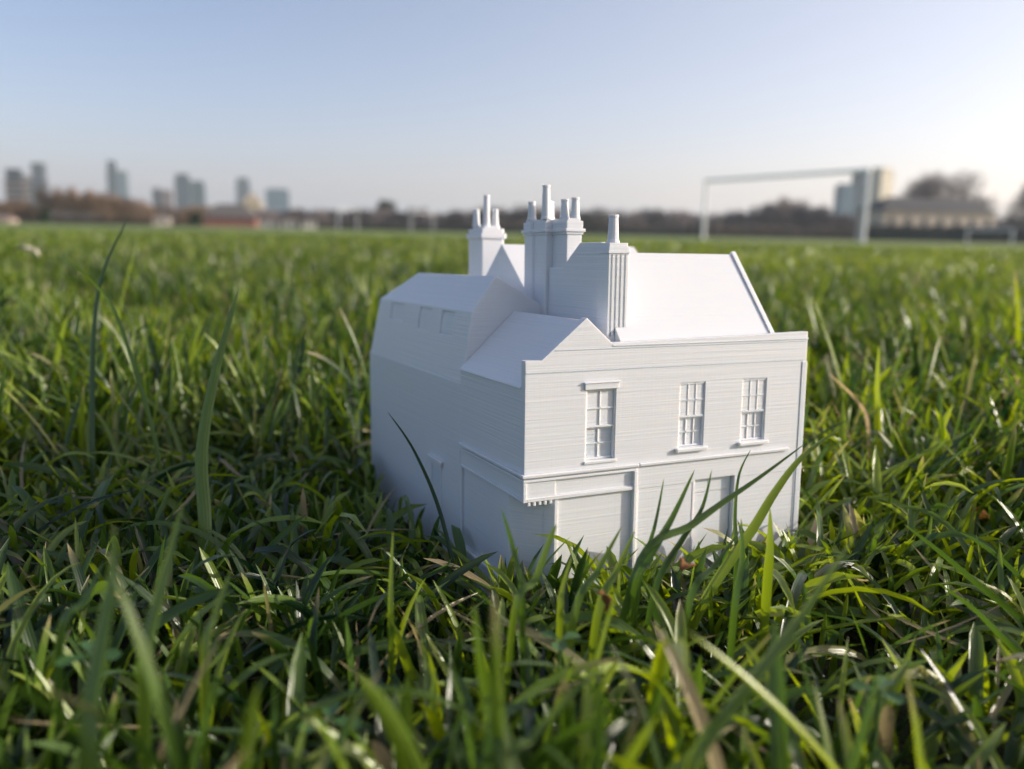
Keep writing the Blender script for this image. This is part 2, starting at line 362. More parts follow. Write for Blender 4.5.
# windows
for k, (x0, x1, z0, z1) in enumerate(WIN):
    bm = bmesh.new(); w = .0035
    bbox(bm, x0+.0003, x0+w, .0035, .0178, z0+.0003, z1-.0003); bbox(bm, x1-w, x1-.0003, .0035, .0178, z0+.0003, z1-.0003)
    wn = hobj('window', bm)
    zm = z0+(z1-z0)*.46; nb = 3 if k else 2; xa, xb = x0+w+.0002, x1-w-.0002
    def sash(name, za, zb, yb, yf):
        bm = bmesh.new(); bbox(bm, xa, xb, yb, .0179, za, zb)
        bbox(bm, xa, xb, yf, yb-.0002, za, za+.006); bbox(bm, xa, xb, yf, yb-.0002, zb-.005, zb)
        zc = (za+zb)/2; bbox(bm, xa, xb, yf+.0006, yb-.0002, zc-.002, zc+.002)
        for i in range(1, nb):
            xc = xa+(xb-xa)*i/nb; bbox(bm, xc-.002, xc+.002, yf+.0009, yb-.0002, za+.0062, zb-.0052)
        hobj(name, bm, wn)
    sh = .0045 if k else 0
    sash('upper_sash', zm+.0003, z1-.0006, .0095-sh, .0055-sh*.7); sash('lower_sash', z0+.0006, zm, .0165-sh, .0125-sh)
    if k == 0:
        strip('lintel', [(.1845, .296, -.006, -.0003, .3275, .345)], .0015, wn); strip('sill', [(.187, .296, -.005, -.0003, .1135, .1215)], .0015, wn)
        strip('lintel_lip', [(.1815, .299, -.0085, -.0003, .3453, .3495)], .001, wn)
    else:
        strip('sill', [(x0-.012, x1+.010, -.0125, -.0003, .1215, .1335)], .0025, wn)

# ------------------------------------------------------------------ grass
MRi = MR.transposed(); ORG = mw((0, 0, 0))
mri = np.array(MRi); org = np.array(ORG)
def in_house(P, mx=.03):
    q = (P-org)@mri.T/UNIT
    x, y, z = q[..., 0], q[..., 1], q[..., 2]
    ch = (y < .11) & (x < .11) & (z < .02) & ((x/.0972+y/.1039) < 1-.1)
    return (x > -mx) & (x < 1+mx) & (y > -mx) & (y < 1.532+mx) & (z < .75) & ~ch
def mesh_from(V, Q, tint, name, uvless=True):
    me = bpy.data.meshes.new(name); nv = len(V); nq = len(Q)
    me.vertices.add(nv); me.vertices.foreach_set('co', V.astype(np.float32).ravel())
    me.loops.add(nq*4); me.loops.foreach_set('vertex_index', Q.astype(np.int32).ravel())
    me.polygons.add(nq); me.polygons.foreach_set('loop_start', np.arange(0, nq*4, 4, dtype=np.int32))
    try: me.polygons.foreach_set('loop_total', np.full(nq, 4, dtype=np.int32))
    except Exception: pass
    me.polygons.foreach_set('use_smooth', np.ones(nq, dtype=bool))
    at = me.attributes.new('tint', 'FLOAT_COLOR', 'POINT'); at.data.foreach_set('color', tint.astype(np.float32).ravel())
    me.update(calc_edges=True); me.validate(); return me
def sweep(C, W, SD, NM, hue, dead, fold=.30):
    """C: N,K,3 centre lines; W: N,K widths; SD side dir N,K,3; NM face normal"""
    N, K = C.shape[:2]
    L_ = C - SD*W[..., None]*.5; R2 = C + SD*W[..., None]*.5; Cc = C - NM*W[..., None]*fold
    V = np.stack([L_, Cc, R2], axis=2)              # N,K,3,3
    idx = np.arange(N*K*3).reshape(N, K, 3)
    q1 = np.stack([idx[:, :-1, 0], idx[:, :-1, 1], idx[:, 1:, 1], idx[:, 1:, 0]], -1)
    q2 = np.stack([idx[:, :-1, 1], idx[:, :-1, 2], idx[:, 1:, 2], idx[:, 1:, 1]], -1)
    Q = np.concatenate([q1.reshape(-1, 4), q2.reshape(-1, 4)])
    T = np.ones((N, K, 3, 4)); T[..., 0] = hue[..., None] if hue.ndim == 2 else hue[:, None, None]
    T[..., 1] = np.array([0, .5, 1.0])[None, None, :]; T[..., 2] = dead[..., None]
    return V.reshape(-1, 3), Q, T.reshape(-1, 4)
def noise2(x, y, s):
    return (np.sin(x*s*1.7+1.3*np.sin(y*s*1.1+.7))+np.sin(y*s*2.3+1.7*np.sin(x*s*.9+2.1))+np.sin((x+y)*s*1.3+3))/3
def blades(x, y, L, w, K, az=None, lean=None, bend=None, droop=None):
    N = len(x)
    az = rng.uniform(0, 2*np.pi, N) if az is None else az
    lean = np.abs(rng.normal(0, .48, N)) if lean is None else lean
    bend = rng.gamma(2.0, .36, N)*np.where(rng.random(N) < .18, 2.2, 1) if bend is None else bend
    s = np.linspace(0, 1, K)[None, :]
    phi = lean[:, None]+bend[:, None]*s**1.6
    azs = az[:, None]+rng.normal(0, .35, N)[:, None]*s
    d = np.stack([np.sin(phi)*np.cos(azs), np.sin(phi)*np.sin(azs), np.cos(phi)], -1)
    step = (L/(K-1))[:, None, None]
    C = np.concatenate([np.zeros((N, 1, 3)), np.cumsum((d[:, :-1]+d[:, 1:])*.5*step, axis=1)], 1)
    C[..., 0] += x[:, None]; C[..., 1] += y[:, None]; C[..., 2] = np.maximum(C[..., 2]+.001, .0015)
    tw = rng.uniform(-1, 1, N)[:, None]*.9*s+rng.normal(0, .3, N)[:, None]
    side0 = np.stack([-np.sin(azs), np.cos(azs), np.zeros_like(azs)], -1)
    nm0 = np.cross(side0, d)
    SD = side0*np.cos(tw)[..., None]+nm0*np.sin(tw)[..., None]; NM = np.cross(SD, d)*-1
    pe = rng.uniform(3.2, 8, N)[:, None]
    prof = np.minimum(1, .66+1.0*s)*np.clip(1-s**pe, 0, 1)**.62
    W = w[:, None]*prof
    hue = np.clip(.50+.22*noise2(x, y, 9)+.14*noise2(x, y, .9)+.10*np.clip((np.hypot(x, y)-.5)/2, 0, 1)+rng.normal(0, .27, N), 0, 1)[:, None]*np.ones_like(s)+.08*(s-.5)
    r = rng.random(N); dead = np.where(r < .005, 1.0, np.where(r < .03, .4, 0.0))[:, None]*np.ones_like(s)
    tipdead = (rng.random(N) < .16)[:, None]*np.clip((s-.86)*8, 0, 1)
    return C, W, SD, NM, np.clip(hue, 0, 1), np.clip(np.maximum(dead, tipdead), 0, 1)
VV, QQ, TT = [], [], []; base = 0
def addb(b, fold=.3):
    global base
    V, Q, T = sweep(*b, fold=fold); VV.append(V); QQ.append(Q+base); TT.append(T); base += len(V)
HC = np.array(mw((.45, .1, 0)))
def keep_clear(b, margin):
    """grass stays out of the house, away from the lens and short where it was trodden in front of the house"""
    C = b[0]
    bad = in_house(C).any(1)
    dist = np.linalg.norm(C-np.array([0, 0, CAMZ]), axis=-1); bad |= (dist < .075).any(1)
    # sight line from eye height down to the house foot
    q = (C-org)@mri.T/UNIT
    d = np.linalg.norm(C[..., :2], axis=-1); D0 = .235
    lim = CAMZ-(CAMZ-margin)*d/D0
    X_, Y_, Z_ = q[..., 0], q[..., 1], q[..., 2]      # low grass on the sunny side of the house
    bad |= ((Y_ < .35) & (Y_ > -2.2) & (X_ > .12) & (Z_ > np.where(X_ < 1, -.10, np.minimum(-.10+.27*(X_-1), .35))) & (X_ < 3)).any(1)
    a = C[..., 0]/np.maximum(C[..., 1], .01)
    wedge = (a > -.16) & (a < .36) & (d < .236) & (C[..., 1] > 0)
    bad |= (wedge & (C[..., 2] > lim)).any(1)
    bad |= ((X_ < 0) & (X_ > -2.6) & (Y_ > -.75) & (Y_ < 1.75) & (Z_ > -.09-.055*X_)).any(1)
    back = (a > -.175) & (a < .02) & (d >= .236) & (d < .42)
    bad |= (back & (C[..., 2] > .024)).any(1)
    # elsewhere nothing rises past the middle of the view close to the lens
    lim2 = CAMZ-.30*d
    bad |= ((d < .20) & (C[..., 2] > lim2) & (C[..., 1] > 0)).any(1)
    return tuple(v[~bad] for v in b)
def tufts(nt_, region, per, Lr, wr, K, margin=.018):
    tx, ty = region(nt_)
    k = rng.integers(per[0], per[1]+1, len(tx)); x = np.repeat(tx, k)+rng.normal(0, .0035, k.sum()); y = np.repeat(ty, k)+rng.normal(0, .0035, k.sum())
    h = np.repeat(np.clip(1+.38*noise2(tx, ty, 14)+.12*noise2(tx, ty, 1.3)+rng.normal(0, .15, len(tx)), .45, 1.8), k)
    L = rng.uniform(Lr[0], Lr[1], len(x))*h; w = rng.uniform(wr[0], wr[1], len(x))
    addb(keep_clear(blades(x, y, L, w, K), margin))
def disc(r0, r1, half=None):
    def f(n_):
        r = np.sqrt(rng.uniform(r0*r0, r1*r1, n_)); a = rng.uniform(-half, half, n_) if half else rng.uniform(-math.pi, math.pi, n_)
        return r*np.sin(a), r*np.cos(a)
    return f
# short dense understorey, then leaf blades, then wider ones out to the goal
tufts(5000, disc(0.0, .75, R_(60)), (3, 5), (.012, .028), (.0012, .0024), 7, .020)
tufts(3900, disc(0.03, .75, R_(60)), (4, 6), (.026, .052), (.0016, .0031), 10, .022)
tufts(430, disc(0.04, .8, R_(55)), (3, 5), (.046, .066), (.0020, .0034), 12, .024)
tufts(1200, disc(0.0, .5), (3, 5), (.02, .045), (.0022, .0036), 6)
def near_foot(n_):   # blades crowding the foot of the model
    u = rng.uniform(-.15, 1.2, n_); v = rng.uniform(-.32, -.01, n_)
    q = np.stack([u, v, np.full(n_, -.35)], -1)*UNIT
    w_ = org+q@np.array(MR).T
    return w_[:, 0], w_[:, 1]
tufts(230, near_foot, (2, 4), (.014, .030), (.0018, .0032), 7, .030)
tufts(11000, disc(.75, 1.9, R_(46)), (4, 6), (.024, .056), (.0020, .0036), 6)
tufts(16000, disc(1.9, 5, R_(42)), (3, 5), (.022, .046), (.004, .008), 4)
tufts(16000, disc(5, 14, R_(38)), (2, 4), (.022, .045), (.010, .020), 4)
me = mesh_from(np.concatenate(VV), np.concatenate(QQ), np.concatenate(TT), 'grass')
g = link('grass', me, GB); tag(g, 'uneven green turf of narrow pointed blades covering the playing field', 'grass', kind='stuff')

# creeping litter of dry stalks between the blades
VV, QQ, TT = [], [], []; base = 0
x, y = disc(0.03, .8, R_(55))(900)
b = list(blades(x, y, rng.uniform(.015, .05, 900), rng.uniform(.0006, .0016, 900), 6, lean=rng.uniform(1.1, 1.6, 900), bend=rng.uniform(-.2, .3, 900)))
b[0][..., 2] += rng.uniform(.002, .016, 900)[:, None]; b[5][:] = .8
addb(keep_clear(tuple(b), .012))
me = mesh_from(np.concatenate(VV), np.concatenate(QQ), np.concatenate(TT), 'dry_litter')
g = link('dry_litter', me, GB); tag(g, 'scattered dry brown stalks lying between the green blades', 'litter', kind='stuff')

# ------------------------------------------------------------------ tall single blades that stand out
def hero(pts, width, label, hue=.5, dead=0.0, name='grass_blade', cat='grass blade', blunt=False, face=0.6, root_down=True, group='tall single grass blades'):
    P = np.array([list(ray(*p)) for p in pts]); width *= 1.15
    if P[0, 2] > .008 and root_down:      # carry the blade down to its root in the turf
        dd = P[0]-P[1]; k = P[0, 2]/max(-dd[2], P[0, 2]*.9, 1e-4)
        r0 = P[0]+dd*k*.5; r0[2] = .002; P = np.vstack([r0[None], P])
    K = 26; t0 = np.linspace(0, 1, len(P)); t = np.linspace(0, 1, K)
    # Catmull-Rom through the points
    def cr_(tt):
        u = tt*(len(P)-1); i = min(int(u), len(P)-2); u -= i
        p0, p1, p2, p3 = P[max(i-1, 0)], P[i], P[i+1], P[min(i+2, len(P)-1)]
        return .5*((2*p1)+(-p0+p2)*u+(2*p0-5*p1+4*p2-p3)*u*u+(-p0+3*p1-3*p2+p3)*u**3)
    C = np.array([cr_(tt) for tt in t]); C[:, 2] = np.maximum(C[:, 2], .002)
    d = np.gradient(C, axis=0); d /= np.linalg.norm(d, axis=1)[:, None]
    view = C-np.array([0, 0, CAMZ]); view /= np.linalg.norm(view, axis=1)[:, None]
    sd = np.cross(d, view); sd /= np.linalg.norm(sd, axis=1)[:, None]; nm = np.cross(sd, d)
    ang = face+np.linspace(-.25, .35, K); SD = sd*np.cos(ang)[:, None]+nm*np.sin(ang)[:, None]; NM = np.cross(SD, d)
    root = C[0].copy()
    prof = np.minimum(1, .65+1.2*t)*(np.clip(1-t**(8 if blunt else 3.6), 0, 1)**(.55 if blunt else .75))
    o_ = C-root
    V, Q, T = sweep(o_[None], (width*prof)[None], SD[None], NM[None], np.full((1, K), hue), np.full((1, K), dead)+np.clip((t-.93)*6, 0, 1)[None]*.5, fold=.22)
    o = link(name, mesh_from(V, Q, T, name), GB); o.location = root.tolist()
    return tag(o, label, cat, group)
H = hero
H([(705, 600, .215), (752, 530, .215), (775, 492, .218), (803, 456, .222), (842, 427, .226)], .0026, 'thickest green blade leaning up and right past the right end of the white model', .72)
H([(640, 560, .20), (690, 526, .205), (722, 503, .21), (760, 477, .215), (806, 443, .22)], .0019, 'long thin blade slanting across the shopfront door of the white model towards its right corner', .55)
H([(632, 590, .20), (650, 555, .20), (672, 518, .205), (695, 469, .21)], .0024, 'straight broad blade pointing up right in front of the middle of the model facade', .5)
H([(655, 590, .20), (682, 540, .205), (702, 508, .21), (712, 469, .212)], .0016, 'darker narrow blade curving up just left of the model door opening', .3)
H([(640, 580, .205), (655, 525, .21), (664, 478, .212)], .0012, 'slim upright blade left of the broad one below the middle window of the model', .5)
H([(736, 560, .215), (735, 515, .22), (739, 475, .222), (751, 449, .224)], .0011, 'thin hooked blade rising in front of the right sash window sill of the model', .35)
H([(768, 575, .205), (770, 545, .205), (770, 508, .207)], .0024, 'short stout upright blade before the lower right corner of the model', .75)
H([(452, 560, .245), (436, 500, .25), (412, 447, .255), (387, 411, .26)], .0013, 'dark shaded blade leaning left against the blue side wall of the model', .1)  # very low hue: the shade beside the house is put into its colour
H([(205, 520, .26), (202, 450, .265), (216, 370, .27), (239, 288, .275)], .0036, 'tallest broad blade standing left of the model with its tip near the far grass', .62, face=.25)
H([(92, 430, .33), (94, 330, .34), (104, 270, .35), (131, 212, .36)], .0021, 'tall dark thin stem at the left whose tip reaches above the horizon', .3)
H([(150, 420, .32), (118, 320, .325), (96, 285, .33), (66, 258, .33)], .0017, 'pale narrow blade arching left across the tall dark stem', .55)
H([(690, 775, .125), (742, 695, .13), (800, 618, .14), (857, 533, .15)], .0024, 'large blurred foreground blade sweeping up right at the lower right', .62)
H([(391, 620, .185), (391, 580, .187), (393, 531, .19)], .0014, 'small upright blade with bright edge in front of the dark shade left of the model', .7)
H([(145, 680, .135), (158, 600, .14), (171, 550, .142), (183, 502, .145)], .0021, 'blurred bright blade with leaning tip in the lower left foreground', .6)
H([(88, 760, .115), (100, 650, .12), (112, 580, .125), (114, 525, .127)], .0024, 'thick blurred upright blade closest to the lower left corner', .55)
H([(497, 775, .125), (488, 700, .13), (479, 650, .13), (474, 603, .132)], .0023, 'blurred upright blade at the bottom centre of the photo', .55)
H([(505, 775, .125), (535, 735, .128), (570, 695, .13), (603, 667, .133)], .0015, 'blurred blade slanting up right at the bottom centre', .65)
H([(515, 610, .175), (535, 580, .178), (546, 550, .18), (556, 524, .182)], .0017, 'blunt tipped pale blade rising before the cut off corner of the model', .6, blunt=True)
H([(522, 600, .178), (516, 560, .18), (508, 530, .182), (501, 507, .184)], .0013, 'short blade leaning left just in front of the front corner of the model', .45)
H([(880, 450, .37), (877, 400, .37), (879, 345, .375)], .0036, 'bright upright yellow green blade right of the model in the middle distance', .95)
H([(575, 612, .185), (598, 570, .19), (622, 526, .195)], .0019, 'broad green blade leaning right before the shop panel of the model', .6)
H([(598, 612, .185), (617, 570, .19), (635, 530, .195)], .0019, 'twin of the broad blade just left of the model pilaster', .7)
H([(690, 600, .19), (715, 565, .195), (742, 528, .2)], .0017, 'mid green blade slanting right below the model door opening', .5)
H([(735, 605, .19), (742, 560, .195), (741, 518, .2)], .0017, 'upright green blade just left of the short stout one', .45)
H([(560, 620, .18), (562, 590, .182), (572, 556, .185)], .0015, 'short bright blade at the bottom of the cut off corner', .75)
H([(160, 762, .125), (185, 705, .13), (205, 665, .132), (222, 636, .135)], .0006, 'thin reddish brown dry stalk leaning right in the lower left foreground', .5, 1.0, 'dry_stalk', 'dry stalk', group=None)
H([(1030, 625, .205), (985, 590, .205), (940, 552, .21), (904, 524, .215)], .0016, 'glossy pale blade slanting up left from the right edge of the photo', .35, root_down=False)
H([(1035, 668, .19), (1005, 640, .19), (975, 610, .195), (938, 583, .2)], .0015, 'glossy straight blade lying up left below the other one at the right edge', .45, root_down=False)
H([(60, 640, .15), (85, 600, .152), (104, 560, .155)], .0016, 'slanting mid green blade in the left foreground beside the thick upright one', .45)
H([(205, 660, .15), (215, 615, .155), (232, 568, .16)], .0016, 'lit slanting blade in front of the dark shade at lower left', .7)

# dry leaves and clover
LEAF = {}
def leafmat(name, c):
    m = mat(name, c, .7, .2, (300, .35)); return m
LB = leafmat('withered_leaf', (.20, .085, .03)); LO = leafmat('orange_leaf', (.42, .16, .02)); LP = leafmat('pale_spot', (.55, .52, .42))
def leaf(px, py, d, size, m_, label, rot):
    bm = bmesh.new(); K = 7; rows = []
    for i in range(K):
        t = i/(K-1); w = size*.32*math.sin(math.pi*min(1, t*.94+.03))**.8
        x = (t-.5)*size; z = size*.25*math.sin(t*3.4)+.1*size*math.sin(9*t)
        rows.append([bm.verts.new((x, -w, z+w*.7)), bm.verts.new((x, -w*.4, z+.1*w)), bm.verts.new((x, w*.4, z-.1*w)), bm.verts.new((x, w, z+w*.5*(1 if i % 2 else .2)))])
    for a, b_ in zip(rows, rows[1:]):
        for j in range(3): bm.faces.new((a[j], a[j+1], b_[j+1], b_[j]))
    o = obj('dry_leaf', bm, m_, smooth=True); o.location = ray(px, py, d); o.rotation_euler = rot
    s = o.modifiers.new('thick', 'SOLIDIFY'); s.thickness = .0002
    return tag(o, label, 'leaf')
leaf(978, 521, .30, .013, LO, 'small orange brown dry leaf caught in the grass at the right edge', (.4, -.2, .3))
leaf(601, 602, .178, .005, LB, 'dark brown withered leaf scrap just below the front of the model', (.3, 1.1, .5))
leaf(683, 568, .19, .006, LB, 'tiny rust brown leaf crumb under the blades before the model door', (.5, .2, 1.2))
leaf(28, 254, .80, .020, LP, 'blurred pale spot on the grass at the far left edge', (.2, .1, .2))  # pale spot of unknown kind, given a made-up leaf shape
H([(868, 425, .36), (858, 402, .37), (845, 388, .375), (828, 373, .38)], .0016, 'pale straw coloured dry blade slanting in the grass right of the model', .9, 1.0, group=None)
CM = mat('clover_leaf', (.045, .11, .025), .5, .4, (200, .25))
def clover(px, py, d, size, label):
    b0 = ray(px, py, d)
    e_ = empty('clover', (b0.x, b0.y, 0), label, 'clover', 'clover plants in the foreground', random.random()*6)
    h = b0.z
    bm = bmesh.new(); tube(bm, (0, 0, 0), (0, 0, h), .0004, .0003, 6); obj('stem', bm, CM, e_)
    for k in range(3):
        a = k*2.094; bm = bmesh.new(); c = bm.verts.new((0, 0, h)); ring = []
        for i in range(12):
            t = i/11; an = (t-.5)*2.0; r = size*(.98-.10*math.exp(-((t-.5)/.09)**2))*(1-.35*abs(2*t-1)**2)
            ring.append(bm.verts.new((math.cos(a+an*.5)*r, math.sin(a+an*.5)*r, h+size*.12*abs(2*t-1))))
        for i in range(11): bm.faces.new((c, ring[i], ring[i+1]))
        obj('leaflet', bm, CM, e_, smooth=True)
for i, (px, py, d, s, lb) in enumerate([(90, 655, .15, .006, 'round leaved clover among blades in the lower left'), (880, 690, .155, .0055, 'round leaved clover between blades at the lower right'),
        (330, 720, .145, .006, 'clover low between blades near the bottom left of centre'), (560, 640, .17, .005, 'clover just below the front corner of the model')]): clover(px, py, d, s, lb)

# ------------------------------------------------------------------ background: goals
WP = mat('white_goal_paint', (.86, .86, .86), .45, .5); RU = mat('grey_rust_paint', (.45, .47, .5), .6, .4)
def goal(p0, p1, h, r, label, m_=WP, group=None):
    p0 = Vector(p0); p1 = Vector(p1)
    e_ = empty('goal_frame', p0, label, 'football goal', group)
    d = p1-p0
    for q in (Vector((0, 0, 0)), d):
        bm = bmesh.new(); tube(bm, q+Vector((0, 0, -.0)), q+Vector((0, 0, h)), r, seg=14); obj('post', bm, m_, e_, smooth=False)
    bm = bmesh.new(); u = d.normalized()*r; tube(bm, Vector((0, 0, h+r*.6))-u, d+Vector((0, 0, h+r*.6))+u, r, seg=14); obj('crossbar', bm, m_, e_)
d1, d2 = 34.5, 27.6
goal((far(704, d1), d1, 0), (far(864, d2), d2, 0), 2.24, .062, 'nearest white football goal frame standing behind the model at the right')
d1, d2 = 150, 143
goal((far(968, d1), d1, 0), (far(1013, d2), d2, 0), 2.1, .18, 'far grey white football goal low in front of the dark hedge at the right edge', RU)
goal((far(338, 86), 86, 0), (far(357, 92), 92, 0), 2.1, .07, 'far goal frame seen end on, the left one of two left of the chimneys', RU, 'distant goals seen end on')
goal((far(411, 92), 92, 0), (far(433, 97), 97, 0), 2.0, .07, 'far goal frame seen end on, nearer the model chimneys of the two', RU, 'distant goals seen end on')

# ------------------------------------------------------------------ background: trees
BARK = mat('winter_bark', (.13, .10, .085), .9, .2, (.6, .25)); TWIG = mat('winter_twigs', (.20, .175, .18), .95, .1, (.4, .3))
TWW = mat('winter_twigs_brown', (.23, .155, .105), .95, .1, (.4, .3)); EVG = mat('evergreen_leaf', (.022, .045, .022), .8, .2, (.8, .35))
def crown_mesh(seed, H, Wd, nt_, kind):
    rs = random.Random(seed); bm = bmesh.new(); blobs = []
    for i in range(34):
        a = rs.random()*6.28; rr = rs.random()**.6; zz = rs.uniform(.2, .82)
        k = math.sqrt(max(0, 1-((zz-.42)/.50)**2)); blobs.append(Vector((math.cos(a)*rr*k*Wd*.42, math.sin(a)*rr*k*Wd*.42, zz*H)))
    for i in range(nt_):
        c = rs.choice(blobs); u = Vector((rs.gauss(0, 1), rs.gauss(0, 1), rs.gauss(0, 1))).normalized()*rs.random()**.5*min(Wd, H)*.17
        p = c+u; p.z = min(max(p.z, H*.12), H)
        if kind == 'bare':
            d = (p-Vector((0, 0, H*.3))).normalized()*.6+Vector((rs.gauss(0, .5), rs.gauss(0, .5), rs.gauss(.3, .4))); d = d.normalized()*rs.uniform(.5, 1.5)*H/12
            s = d.orthogonal().normalized()*rs.uniform(.03, .09)*H/12
            bm.faces.new([bm.verts.new(q) for q in (p-s, p+s, p+d)])
        else:
            d = Vector((rs.gauss(0, 1), rs.gauss(0, 1), rs.gauss(0, 1))).normalized()*.6; s = d.orthogonal().normalized()*.42
            bm.faces.new([bm.verts.new(q) for q in (p-s, p+s, p+d)])
    me = bpy.data.meshes.new('crown'); bm.to_mesh(me); bm.free(); return me
def trunk_mesh(seed, H, Wd):
    rs = random.Random(seed+50); bm = bmesh.new(); tube(bm, (0, 0, 0), (0, 0, H*.35), H*.028, H*.02, 8)
    for i in range(12):
        a = i*2.4+rs.random(); z0 = H*rs.uniform(.22, .36); e1 = Vector((math.cos(a)*Wd*.2, math.sin(a)*Wd*.2, H*rs.uniform(.5, .65)))
        tube(bm, (0, 0, z0), e1, H*.012, H*.007, 5)
        for k in range(3):
            e2 = e1+Vector((rs.uniform(-.16, .2)*Wd*math.cos(a)+rs.gauss(0, .06)*Wd, rs.uniform(-.1, .2)*Wd*math.sin(a)+rs.gauss(0, .06)*Wd, H*rs.uniform(.12, .32))); tube(bm, e1, e2, H*.006, H*.002, 4)
    me = bpy.data.meshes.new('trunk'); bm.to_mesh(me); bm.free(); return me
KT = {}
for k, (H_, W_, n_, kd) in {'bare_a': (12, 11, 4200, 'bare'), 'bare_b': (12, 14, 4200, 'bare'), 'bare_c': (12, 9, 3600, 'bare'), 'ever': (7, 7, 3500, 'ever'), 'big': (17, 20, 5200, 'bare')}.items():
    KT[k] = (crown_mesh(hash(k) % 97 if False else len(k)*7+ord(k[-1]), H_, W_, n_, kd), trunk_mesh(ord(k[-1]), H_, W_), H_, W_)
def tree(kind, px, ytop, d, wpx, label, crown_mat, group='bare winter trees along the field edge', name='bare_tree', cat='tree'):
    cm, tm, H_, W_ = KT[kind]; h = up(px, ytop, d); w = wpx/F*d
    e_ = empty(name, (far(px, d), d, 0), label, cat, group, random.random()*6)
    e_.scale = (w/W_, w/W_, h/H_)
    c = bpy.data.objects.new('crown', cm.copy() if False else cm); COL.objects.link(c); c.parent = e_
    if not cm.materials: cm.materials.append(crown_mat)
    c.material_slots[0].link = 'OBJECT'; c.material_slots[0].material = crown_mat
    t = bpy.data.objects.new('trunk', tm); COL.objects.link(t); t.parent = e_
    if not tm.materials: tm.materials.append(BARK)
    return e_
# the line of bare trees, left to right; (x, top, distance, width, brown?)
rt = random.Random(5)
def lineup(x0, x1, step, top, dist, crown, lab, jit=3, wid=26):
    x = x0; i = 0
    ORD = ['first', 'second', 'third', 'fourth', 'fifth', 'sixth', 'seventh', 'eighth', 'ninth', 'tenth', 'eleventh', 'twelfth', 'thirteenth', 'fourteenth', 'fifteenth', 'sixteenth', 'seventeenth', 'eighteenth', 'nineteenth', 'twentieth', 'twenty-first', 'twenty-second', 'twenty-third', 'twenty-fourth', 'twenty-fifth', 'twenty-sixth', 'twenty-seventh', 'twenty-eighth', 'twenty-ninth', 'thirtieth']
    while x <= x1:
        tree(rt.choice(['bare_a', 'bare_b', 'bare_c']), x, top(x)+rt.uniform(-jit, jit), dist+rt.uniform(-20, 20), wid*rt.uniform(.85, 1.25), ORD[i]+' from the left, '+lab, crown)
        x += step*rt.uniform(.8, 1.2); i += 1
lineup(-60, 40, 11, lambda x: 200, 260, TWW, 'brown bare tree in the row below the two left towers')
lineup(50, 150, 8, lambda x: 184+abs(x-72)*.20, 255, TWW, 'brown bare tree in the clump left of the slim dark tower', 3, 24)
lineup(158, 215, 9, lambda x: 204, 270, TWW, 'brown bare tree beside the red brick pavilion', 2, 22)
lineup(262, 345, 9, lambda x: 207, 300, TWIG, 'dark bare tree behind the low white huts', 2, 22)
lineup(352, 470, 9, lambda x: 208, 310, TWIG, 'grey bare tree behind the far goals', 5, 26)
lineup(478, 700, 9, lambda x: 207, 300, TWIG, 'grey bare tree in the row behind the model chimneys', 4.5, 26)
lineup(708, 752, 9, lambda x: 209, 280, TWIG, 'grey bare tree in the row seen through the near goal', 3, 22)
lineup(762, 832, 10, lambda x: 196+abs(x-785)*.25, 240, TWIG, 'grey bare tree of the clump inside the near goal', 3, 34)
lineup(838, 868, 10, lambda x: 212, 250, TWIG, 'grey bare tree in front of the blue office tower', 2, 22)
lineup(984, 1090, 11, lambda x: 218-.10*(x-984), 260, TWIG, 'grey bare tree in the row at the right edge', 3, 26)
tree('big', 938, 170, 215, 104, 'large round bare tree rising behind the roof of the long low pavilion', TWIG, None)
tree('big', 1040, 172, 200, 64, 'bare tree cut off by the right edge of the photo', TWIG, None)
tree('ever', 44, 210, 200, 12, 'small dark evergreen bush against the brown trees at the left', EVG, None, 'evergreen_bush', 'bush')
tree('ever', 196, 211, 190, 13, 'small dark evergreen bush beside the red brick pavilion', EVG, None, 'evergreen_bush', 'bush')
tree('ever', 386, 199, 420, 20, 'dark dense tree standing above the row behind the far goals', EVG, None, 'evergreen_tree', 'tree')
HD = mat('dark_hedge_leaf', (.03, .036, .04), .9, .1, (1.5, .3)); HB = mat('brown_thicket', (.12, .095, .08), .9, .1, (.8, .3))
def hedge(x0, x1, top, d, m_, label, seed=1, dep=3.0, name='hedge'):
    rs = random.Random(seed); xa, xb = far(x0, d), far(x1, d); h = up((x0+x1)/2, top, d); bm = bmesh.new()
    nx = max(8, int((xb-xa)/.8)); nz = 6; prof = []
    for j in range(9):
        a = math.pi*j/8; prof.append((-math.cos(a)*dep/2, math.sin(a)**.5*h))
    rows = []
    for i in range(nx+1):
        x = xa+(xb-xa)*i/nx; hh = 1+rs.uniform(-.10, .10)
        rows.append([bm.verts.new((x+rs.uniform(-.2, .2), d+q[0]+rs.uniform(-.25, .25), max(0, q[1]*hh))) for q in prof])
    for a, b_ in zip(rows, rows[1:]):
        for j in range(8): bm.faces.new((a[j], a[j+1], b_[j+1], b_[j]))
    bm.faces.new(rows[0]); bm.faces.new(rows[-1][::-1])
    for i in range(int(nx*22)):   # twigs and leaves standing out of the mass
        x = rs.uniform(xa, xb); a = rs.uniform(.1, 3.0); p = Vector((x, d-math.cos(a)*dep/2, math.sin(a)**.5*h)); dd = Vector((rs.gauss(0, .2), rs.gauss(-.1, .2), abs(rs.gauss(.2, .2)))); s = Vector((.07, 0, .02))
        bm.faces.new([bm.verts.new(q) for q in (p-s, p+s, p+dd)])
    o = obj(name, bm, m_); off_ = Vector(((xa+xb)/2, d, 0)); o.data.transform(Matrix.Translation(-off_)); o.location = off_
    return tag(o, label, 'hedge')
hedge(868, 1080, 227, 165, HD, 'long dark clipped hedge below the pavilion and behind the far right goal', 1)
